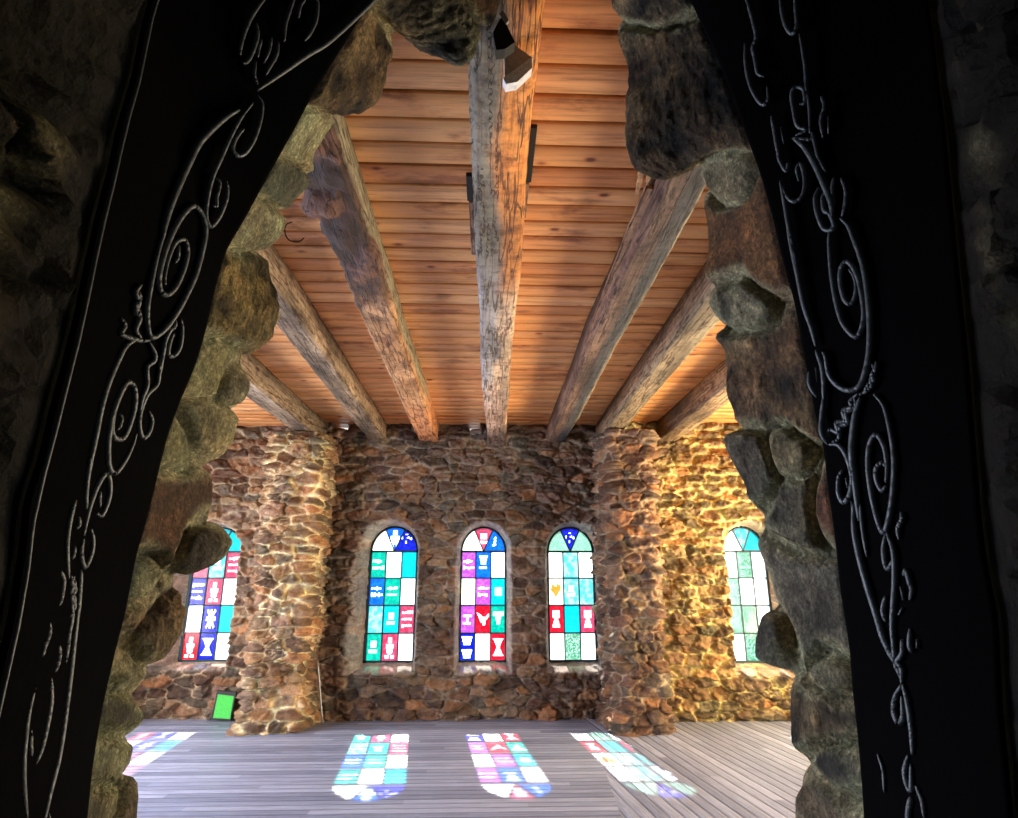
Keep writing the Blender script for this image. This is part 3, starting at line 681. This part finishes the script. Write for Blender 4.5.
vs = np.linspace(0, 1, VN); rows = []
for v in vs:
    if v < .55:
        t = v / .55; b_ = RA * (1 - t) + RS_in * t; bow = math.sin(math.pi * t) * .02
    elif v < .8:
        t = (v - .55) / .25; t2 = t; b_ = (1 - t) ** 2 * RS_in + 2 * t * (1 - t) * RMID + t * t * RB
    else:
        t = (v - .8) / .2; b_ = RB * (1 - t) + RR * t
    rows.append(b_)
P = np.stack(rows, 1)                     # (u, v, 3)
N = normals(P)
mid = P[60, 60]
if (N[60:200, 20:70, 0].mean()) < 0: N = -N
Nsm = N.copy()
for _ in range(30):
    Nsm[1:-1] = (Nsm[:-2] + 2 * Nsm[1:-1] + Nsm[2:]) / 4; Nsm[:, 1:-1] = (Nsm[:, :-2] + 2 * Nsm[:, 1:-1] + Nsm[:, 2:]) / 4
Nsm /= np.linalg.norm(Nsm, axis=-1, keepdims=True) + 1e-9
px_, pz_ = P[..., 0] + .03 * fbm(P[..., 0] * 7, P[..., 2] * 7, P[..., 1] * 7, 2, 3), P[..., 2] + .05 * fbm(P[..., 0] * 6, P[..., 2] * 6, P[..., 1] * 6, 5, 3)
# stones sit square to the jamb: ignore most of the depth direction
sc_ = 1.5 / P[..., 1]
px2, pz2 = px_ * sc_, (pz_ - EYE) * sc_ + EYE
d = np.hypot((px2[..., None] - SX) * 1.25, (pz2[..., None] - SZ) * 1.0) / SSZ
srt = np.sort(d, -1); F1, F2 = srt[..., 0], srt[..., 1]; idx = d.argmin(-1)
e = F2 - F1; rg = SRG[idx]
band = sst(1.0, .72, np.broadcast_to(vs[None], e.shape))
m = 1 - sst(.018, .065, e + .012 * fbm(P[..., 0] * 14, P[..., 1] * 14, P[..., 2] * 14, 9, 3))
fin_ = fbm(P[..., 0] * 11, P[..., 1] * 11, P[..., 2] * 11, 31, 4); fin2 = np.abs(fbm(P[..., 0] * 26, P[..., 1] * 26, P[..., 2] * 26, 33, 4))
hh = (sst(0, .055, e) * .014 - .006 - .022 * np.exp(-(e / .022) ** 2)) + rg * (.010 * fin_ + .012 * fin2)
hh *= sst(0, .04, np.broadcast_to(vs[None], e.shape)) * (.2 + .8 * band)
col = SCOL[idx] * (1 + 1.8 * fin_[..., None] * np.minimum(rg, 1.2)[..., None])
crev = sst(.0, .4, vnoise(P[..., 0] * 3, P[..., 2] * 3, P[..., 1] * 3, 88))
mc = mixc((.62, .62, .44), (.42, .40, .28), crev)
col = col * (1 - m[..., None] * .8) + mc * m[..., None] * .8
col *= np.array((1.12, 1.05, .88))
P2 = P + Nsm * hh[..., None]
tag(link('wall_front', grid_mesh('wall_front', P2, col), M_ARCH), kind='structure')

# ---------------------------------------------------------------- passage on the viewer's side (dark mossy rubble)
PASS = []
ext = RO.copy()
for v in np.linspace(-.07, 1, 110):
    b_ = ext.copy(); b_[:, 0] = ext[:, 0] * (1 + (.12 * v if v > 0 else -1.3 * v)); b_[:, 2] = ext[:, 2] * (1 + (0 if v > 0 else -.9 * v)); b_[:, 1] = YO - v * 2.2; PASS.append(b_)
P = np.stack(PASS, 1); N = normals(P)
if N[60:200, :, 0].mean() < 0: N = -N
lu = np.r_[0, np.cumsum(np.linalg.norm(np.diff(RO, axis=0), axis=1))]
S = np.broadcast_to(lu[:, None], P.shape[:2]); T = -P[..., 1]
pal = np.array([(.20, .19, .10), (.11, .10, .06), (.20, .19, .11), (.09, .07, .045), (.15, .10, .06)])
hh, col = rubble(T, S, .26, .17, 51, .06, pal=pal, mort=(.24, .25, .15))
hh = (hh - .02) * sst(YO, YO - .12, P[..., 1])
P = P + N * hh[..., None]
tag(link('wall_passage', grid_mesh('wall_passage', P, col * (.05 + 1.8 * sst(.08, .45, fbm(P[..., 0] * 4, P[..., 1] * 4, P[..., 2] * 3, 66, 3)))[..., None] * (.1 + .9 * sst(YO - .03, YO - .08, P[..., 1]))[..., None]), M_ARCH), kind='structure')  # stone colour darkened beside the gate edge to stand for shade
bm = bmesh.new(); box(bm, -2, 2, -1.25, -1.15, 0, 4.6); tag(fin(bm, 'rear_light_block', M_DARK), kind='structure')  # unseen block added to keep the bright sky out of the passage
bm = bmesh.new(); box(bm, -5.1, 5.1, 1.2, 1.6, ZC - .0, ZC + .5); tag(fin(bm, 'trim_1', M_DARK), kind='structure')

# ---------------------------------------------------------------- iron gate leaves folded back against the jambs, black panels for the dark void behind
gw = np.linspace(0, 1, 50)
SURF = np.stack([RA * (1 - t) + RO * t for t in gw], 1)
def on_panel(x, y, lift):
    if not hasattr(on_panel, 'pp'): on_panel.pp = proj(SURF.reshape(-1, 3)); on_panel.y = SURF.reshape(-1, 3)[:, 1]
    dd_ = np.hypot(on_panel.pp[:, 0] - x, on_panel.pp[:, 1] - y); nn = np.argsort(dd_)[:4]; wv = 1 / (dd_[nn] + .5)
    return onY(x, y, float((on_panel.y[nn] * wv).sum() / wv.sum()) * (1 - lift))
hN = normals(SURF)
if hN[60:200, :, 0].mean() < 0: hN = -hN
gates = {}
for nm, sl, lab in (('l', slice(0, NU // 2 - 6), 'iron gate leaf with wrought scrollwork over a dark void panel, left jamb'), ('r', slice(NU // 2 + 5, None), 'iron gate leaf with wrought scrollwork over a dark void panel, right jamb')):
    root = empty('iron_gate', (-.9 if nm == 'l' else .9, 1.2, 0)); tag(root, lab, 'gate'); gates[nm] = root
    Pp = SURF[sl] + hN[sl] * .012
    o = link('void_panel', grid_mesh('void_panel', Pp), M_BLACK, root); sm = o.modifiers.new('s', 'SOLIDIFY'); sm.thickness = .008; sm.offset = 0  # panel added where there is only darkness behind the scrollwork
    for edge, rad in (((-2, .006),) if nm == 'l' else ()):
        pts = (SURF[sl][::6, edge] + hN[sl][::6, edge] * .022); bm = bmesh.new(); tube_mesh(bm, pts, rad * .6, 6); fin(bm, 'edge_bar', M_IRON, root, True)
def iron(side, name, ox, oy, sc__, pts, r=.0042, lift=.02, n=7):
    cp = catmull([(ox + x / sc__, oy + y / sc__) for x, y in pts], n)
    bm = bmesh.new(); tube_mesh(bm, [on_panel(x, y, lift) for x, y in cp], r * 1.35, 7, .55); return fin(bm, name, M_IRON, gates[side], True)
K = 5.09
L_ = [
 (180, 0, [(390, 460), (520, 370), (640, 285), (740, 225), (850, 130), (940, 45), (985, 0), (1080, -90)], .0055, 'frame_bar'),
 (180, 0, [(440, -20), (400, 30), (360, 90), (330, 160), (310, 230), (305, 280)], .004, 'scroll'),
 (180, 0, [(390, 120), (395, 180), (375, 250), (345, 310), (318, 322)], .004, 'scroll'),
 (180, 0, [(415, 200), (400, 250), (395, 290)], .0035, 'scroll'), (180, 0, [(465, 190), (455, 250), (425, 320)], .0035, 'scroll'), (180, 0, [(500, 215), (490, 280), (450, 350), (435, 380)], .004, 'scroll'), (180, 0, [(385, 310), (378, 385), (395, 430)], .0035, 'scroll'),
 (180, 0, [(585, -20), (555, 60), (535, 130), (530, 210)], .0042, 'scroll'), (180, 0, [(640, -10), (612, 30), (602, 90)], .0038, 'scroll'), (180, 0, [(690, -30), (700, 30), (690, 110), (660, 170), (632, 208)], .0042, 'scroll'),
 (90, 80, [(850, 75), (875, 120), (870, 190), (840, 290), (800, 360), (760, 385), (728, 360), (735, 310), (765, 265), (785, 250)], .0042, 'scroll'),
 (90, 80, [(830, 115), (770, 190), (720, 280), (670, 390), (625, 490), (600, 590), (590, 690), (612, 745), (655, 700), (690, 620), (700, 560), (695, 515)], .0042, 'scroll'),
 (90, 80, [(640, 500), (660, 520), (655, 560), (645, 600), (645, 640), (625, 640)], .0034, 'scroll'),
 (90, 80, [(760, 150), (690, 190), (600, 270), (550, 330), (500, 430), (450, 540), (410, 640), (380, 740), (370, 810)], .006, 'frame_bar'),
 (60, 200, [(590, -40), (565, 40), (530, 160), (495, 280), (465, 420), (445, 540), (445, 630), (465, 700), (530, 660), (590, 580), (640, 490), (690, 380), (725, 250), (740, 150), (720, 70), (680, 30), (630, 70), (580, 150), (535, 260), (505, 380), (510, 460), (545, 482), (590, 440), (630, 350), (648, 270), (635, 205), (590, 215), (555, 290), (535, 380), (535, 430)], .0048, 'scroll'),
 (60, 200, [(605, 230), (600, 290), (585, 320)], .0032, 'scroll'),
 (60, 200, [(615, 605), (622, 660), (610, 750), (575, 795), (550, 780), (560, 720), (580, 680)], .0038, 'scroll'),
 (60, 200, [(585, 600), (585, 640), (560, 665), (535, 720), (515, 810)], .0036, 'scroll'),
 (60, 200, [(415, 430), (385, 470), (400, 520), (380, 570), (405, 600), (385, 660), (410, 700)], .0046, 'twisted_bar'), (60, 200, [(395, 450), (405, 500), (385, 540), (403, 580), (388, 630)], .004, 'twisted_bar'), (60, 200, [(310, 600), (330, 640), (310, 680), (350, 700), (410, 715), (455, 715)], .004, 'twisted_bar'),
 (40, 320, [(555, 110), (585, 170), (580, 210), (545, 240), (545, 330), (520, 400), (505, 480)], .004, 'scroll'),
 (40, 320, [(610, 200), (600, 320), (545, 380), (510, 470), (505, 550), (525, 600), (555, 570), (570, 510), (555, 465)], .004, 'scroll'),
 (40, 320, [(640, 100), (620, 200), (605, 290)], .0038, 'scroll'),
 (40, 320, [(500, 95), (440, 130), (390, 220), (345, 330), (310, 450), (285, 580), (260, 700), (245, 810)], .0045, 'scroll'),
 (40, 320, [(490, 580), (470, 640), (430, 720), (380, 780), (350, 740), (345, 640), (360, 520), (385, 430), (420, 350), (450, 315), (480, 350), (482, 430), (460, 520), (430, 590), (400, 608), (368, 580), (370, 500), (395, 420), (430, 350)], .0045, 'scroll'),
 (40, 320, [(405, 480), (415, 500), (405, 540), (390, 560)], .0032, 'scroll'),
 (0, 460, [(462, -20), (445, 80), (435, 180), (438, 250)], .004, 'scroll'),
 (0, 460, [(425, 385), (440, 300), (460, 220), (490, 140), (525, 80), (550, 80), (558, 150), (545, 220), (515, 285), (490, 270)], .0042, 'scroll'), (0, 460, [(510, 160), (505, 200), (508, 240)], .0032, 'scroll'),
 (0, 460, [(385, 205), (365, 260), (348, 340), (338, 430), (340, 520), (348, 605)], .004, 'scroll'), (0, 460, [(400, 290), (400, 330), (385, 350)], .0034, 'scroll'), (0, 460, [(380, 440), (372, 480), (365, 505)], .0034, 'scroll'),
 (0, 460, [(462, 350), (472, 410), (462, 480), (430, 545), (412, 500), (412, 450), (425, 400)], .004, 'scroll'),
 (0, 460, [(308, 565), (320, 620), (310, 690), (300, 740)], .004, 'scroll'), (0, 460, [(410, 560), (405, 620), (400, 700), (395, 810)], .0042, 'scroll'),
 (0, 460, [(378, 590), (360, 620), (378, 660), (358, 700), (376, 740), (356, 800)], .004, 'twisted_bar'), (0, 460, [(358, 590), (376, 630), (358, 670), (376, 715), (358, 760)], .0036, 'twisted_bar')]
for ox, oy, pts, r, nm in L_: iron('l', nm, ox, oy, K, pts, r)
L2 = [([(295, -10), (285, 80), (272, 180), (262, 270), (248, 380), (235, 480), (215, 600), (190, 700), (170, 790), (160, 850)], .0048, 'frame_bar'), ([(265, 0), (268, 60), (255, 130), (250, 180), (245, 235)], .004, 'twisted_bar'), ([(190, 295), (188, 380), (175, 460), (155, 550), (130, 620)], .0044, 'scroll'), ([(220, 170), (218, 220), (205, 270)], .004, 'scroll'),
      ([(185, 85), (180, 130), (162, 180), (158, 210)], .004, 'scroll'), ([(130, 330), (105, 420), (92, 520), (85, 620), (88, 720), (100, 818)], .004, 'scroll'), ([(115, 490), (112, 540), (116, 590)], .0034, 'scroll'), ([(180, 800), (195, 850)], .004, 'scroll')]
for pts, r, nm in L2: iron('l', nm, 0, 600, 3.75, pts, r)
R_ = [
 (720, 0, [(130, -20), (150, 40), (170, 110), (185, 190), (168, 240), (180, 300), (192, 370), (225, 390)], .0045, 'scroll'), (720, 0, [(128, 220), (130, 310), (145, 400), (175, 480), (215, 530), (245, 510), (240, 440)], .0042, 'scroll'),
 (720, 0, [(305, -20), (318, 70), (340, 140), (370, 170), (392, 130), (385, 40), (380, -20)], .0045, 'scroll'), (720, 0, [(405, 170), (420, 250), (435, 350), (440, 450), (455, 540), (458, 680)], .0036, 'scroll'),
 (720, 0, [(385, 690), (440, 660), (395, 640), (375, 560), (365, 480), (385, 445), (425, 455), (432, 520), (405, 530)], .0042, 'scroll'), (720, 0, [(515, 490), (532, 540), (515, 610), (525, 700)], .0038, 'scroll'), (720, 0, [(552, 590), (552, 680)], .0032, 'scroll'),
 (720, 0, [(262, 590), (275, 650), (290, 740), (305, 815)], .0042, 'scroll'), (720, 0, [(310, 650), (325, 730)], .0034, 'scroll'),
 (740, 120, [(270, 90), (330, 140), (385, 230), (430, 330), (465, 420), (470, 500)], .0062, 'frame_bar'), (740, 120, [(365, 60), (380, 110), (400, 190), (440, 270)], .004, 'scroll'), (740, 120, [(270, 90), (340, 100), (385, 90)], .004, 'scroll'),
 (740, 120, [(185, 130), (200, 200), (235, 260), (245, 220), (235, 260)], .0036, 'scroll'), (740, 120, [(205, 310), (240, 390), (280, 415), (320, 380), (330, 300), (310, 225), (290, 250), (300, 310)], .0042, 'scroll'),
 (740, 120, [(205, 310), (225, 400), (245, 520), (270, 640), (300, 810)], .0046, 'frame_bar'),
 (740, 120, [(400, 345), (382, 400), (395, 480), (430, 555), (480, 550), (460, 480), (430, 460), (420, 400), (430, 370)], .0044, 'scroll'), (740, 120, [(515, 295), (540, 360), (535, 440), (520, 490)], .004, 'scroll'), (740, 120, [(480, 290), (470, 350), (480, 440)], .0038, 'scroll'),
 (760, 240, [(370, -80), (352, -20), (355, 70), (365, 180), (385, 300), (420, 420), (480, 490), (510, 470), (530, 380), (515, 260), (490, 170), (450, 112), (415, 140), (410, 220), (435, 310), (470, 320), (490, 250), (480, 190), (455, 150)], .0046, 'scroll'),
 (760, 240, [(410, -110), (450, -70), (480, 0), (520, 110), (545, 240), (558, 380), (560, 520), (545, 640), (510, 740), (450, 765), (390, 735), (350, 680), (335, 600), (320, 570)], .0052, 'scroll'),
 (760, 240, [(140, -80), (160, 20), (190, 160), (225, 330), (265, 450), (285, 540)], .0052, 'frame_bar'), (760, 240, [(285, 560), (315, 640), (325, 720), (325, 815)], .0046, 'frame_bar'), (760, 240, [(250, 670), (255, 740), (290, 800)], .004, 'frame_bar'), (760, 240, [(285, 650), (290, 720)], .0034, 'scroll'),
 (780, 360, [(225, 180), (215, 280), (212, 370), (245, 430)], .0045, 'frame_bar'), (780, 360, [(490, 10), (490, 40), (470, 80), (480, 100), (450, 130), (430, 165)], .0042, 'twisted_bar'),
 (780, 360, [(470, 20), (485, 60), (465, 100), (470, 130), (440, 160), (400, 180)], .0038, 'twisted_bar'), (780, 360, [(400, 170), (360, 210), (370, 240), (325, 260), (335, 310), (290, 320), (300, 370), (255, 355), (245, 410)], .0046, 'twisted_bar'), (780, 360, [(380, 190), (385, 240), (340, 270), (345, 320), (310, 340), (300, 400), (265, 420)], .0042, 'twisted_bar'),
 (780, 360, [(410, 190), (385, 280), (370, 400), (368, 500), (385, 640), (405, 820)], .006, 'scroll'), (780, 360, [(480, 175), (530, 240), (565, 380), (582, 520), (575, 680), (555, 810), (530, 880), (500, 820), (470, 700), (450, 560), (455, 440), (490, 380), (530, 440), (545, 540), (540, 620)], .0046, 'scroll'),
 (780, 360, [(540, 640), (520, 665), (492, 610), (492, 550), (520, 525), (545, 545)], .0042, 'scroll'),
 (780, 360, [(250, 430), (300, 435), (340, 490), (365, 570), (370, 620), (355, 690), (325, 725), (300, 680), (300, 600), (320, 560)], .0048, 'scroll'), (780, 360, [(335, 600), (345, 650)], .0036, 'scroll'), (780, 360, [(365, 720), (375, 820)], .0046, 'frame_bar'),
 (818, 500, [(180, 20), (185, 150), (210, 280), (250, 430), (300, 590), (330, 690), (360, 760), (390, 800)], .0055, 'frame_bar'), (818, 500, [(215, 20), (228, 150), (250, 290)], .0032, 'frame_bar'),
 (818, 500, [(345, 175), (335, 250), (345, 330), (362, 350), (385, 300)], .0042, 'scroll'), (818, 500, [(350, 165), (385, 260), (392, 400), (385, 530), (380, 660), (392, 790)], .0046, 'scroll'), (818, 500, [(425, 60), (430, 100), (410, 140), (412, 200)], .004, 'scroll'),
 (818, 500, [(345, 490), (332, 560), (345, 620)], .004, 'scroll'), (818, 500, [(435, 385), (450, 360), (468, 420), (480, 460), (468, 510)], .004, 'scroll'), (818, 500, [(420, 440), (435, 510)], .0034, 'scroll'), (818, 500, [(430, 550), (410, 585)], .0036, 'scroll'), (818, 500, [(470, 655), (468, 740), (480, 775)], .004, 'scroll'), (818, 500, [(505, 710), (505, 755)], .0038, 'scroll'), (818, 500, [(435, 710), (425, 800)], .0036, 'scroll')]
for ox, oy, pts, r, nm in R_: iron('r', nm, ox, oy, K, pts, r)
R2 = [([(310, 0), (320, 40), (350, 90), (385, 130), (385, 200)], .0044, 'twisted_bar'), ([(385, 0), (388, 60), (360, 110), (375, 150), (390, 190)], .004, 'twisted_bar'), ([(385, 205), (355, 270), (352, 340), (375, 385), (392, 350), (385, 260)], .0044, 'scroll'), ([(390, 205), (410, 270), (425, 360), (435, 450), (435, 525)], .0044, 'scroll'),
      ([(415, 530), (400, 600), (410, 660), (430, 690), (428, 570)], .0042, 'scroll'), ([(430, 720), (420, 780), (415, 850)], .0046, 'scroll'), ([(450, 670), (480, 740), (490, 818)], .0034, 'scroll'), ([(275, 525), (300, 600), (305, 700)], .0026, 'scroll'), ([(345, 0), (352, 50), (352, 90)], .004, 'scroll')]
for pts, r, nm in R2: iron('r', nm, 818, 640, 4.595, pts, r)

# ---------------------------------------------------------------- small things
# grey box lamp on the centre beam
def prism(bm, poly, off):
    a = [bm.verts.new(p) for p in poly]; b_ = [bm.verts.new(Vector(p) + Vector(off)) for p in poly]; n = len(a)
    bm.faces.new(a); bm.faces.new(b_[::-1])
    for i in range(n): bm.faces.new((a[i], b_[i], b_[(i + 1) % n], a[(i + 1) % n]))
YF = 1.87
lamp = empty('box_lamp', tuple(onY(515, 60, YF))); tag(lamp, 'small grey box lamp with white front edge on the centre beam', 'lamp')
def qy(pts, Y): return [Vector(onY(x, y, Y)) for x, y in pts]
bm = bmesh.new(); prism(bm, qy([(504, 48), (512, 43), (533, 58), (505, 78)], YF), (.0, .05, .015)); fin(bm, 'lamp_housing', M_FIX, lamp)
bm = bmesh.new(); prism(bm, qy([(503, 78), (532, 57), (532, 68), (517, 82), (506, 84)], YF - .005), (.0, .055, .015)); fin(bm, 'diffuser', M_WHITE, lamp)
bm = bmesh.new(); prism(bm, qy([(493, 32), (502, 15), (515, 42), (505, 49), (496, 50)], 1.69), (.0, .05, .01)); fin(bm, 'mounting_bracket', M_DARK, lamp)
bm = bmesh.new(); prism(bm, qy([(499, 14), (503, 10), (509, 20), (506, 24)], 1.685), (.0, .02, .01)); fin(bm, 'clip', M_FIX, lamp)
# green panel leaning by the left pillar
gp = empty('green_board', tuple(onY(221, 719, 8.25))); tag(gp, 'small bright green board in a black frame leaning beside the left pillar', 'board')
def quad_at(pts, ys): return [Vector(onY(x, y, Y)) for (x, y), Y in zip(pts, ys)]
bm = bmesh.new(); prism(bm, quad_at([(211, 720), (231, 721), (236, 692), (217, 691)], (8.62, 8.62, 8.70, 8.70)), (0, .03, .005)); fin(bm, 'frame', M_RUBBER, gp)
bm = bmesh.new(); prism(bm, quad_at([(213, 718), (230, 719), (234, 695), (218, 694)], (8.612, 8.612, 8.692, 8.692)), (0, .01, .002)); fin(bm, 'green_face', M_GREEN, gp)
# thin pipe in the corner beside the left pillar
bm = bmesh.new(); p0 = onZ(320, 724, 0.0); p0[0] += .03; pt = onY(317.5, 660, p0[1]); tube_mesh(bm, [p0 + (pt - p0) * t for t in np.linspace(0, 1, 8)], .013, 8)
tag(fin(bm, 'pipe', M_PIPE, None, True), 'thin grey pipe standing on the floor at the right edge of the left pillar', 'pipe')
# wire hook hanging from the arch stones
bm = bmesh.new(); pts = catmull([(292, 222), (286, 225), (285, 233), (289, 240), (298, 242), (304, 238)], 6)
tube_mesh(bm, [onY(x, y, 1.66) for x, y in pts], .0018, 6)
tag(fin(bm, 'wire_hook', M_WIRE, None, True), 'bent dark wire hook sticking out of the left side of the arch', 'hook')
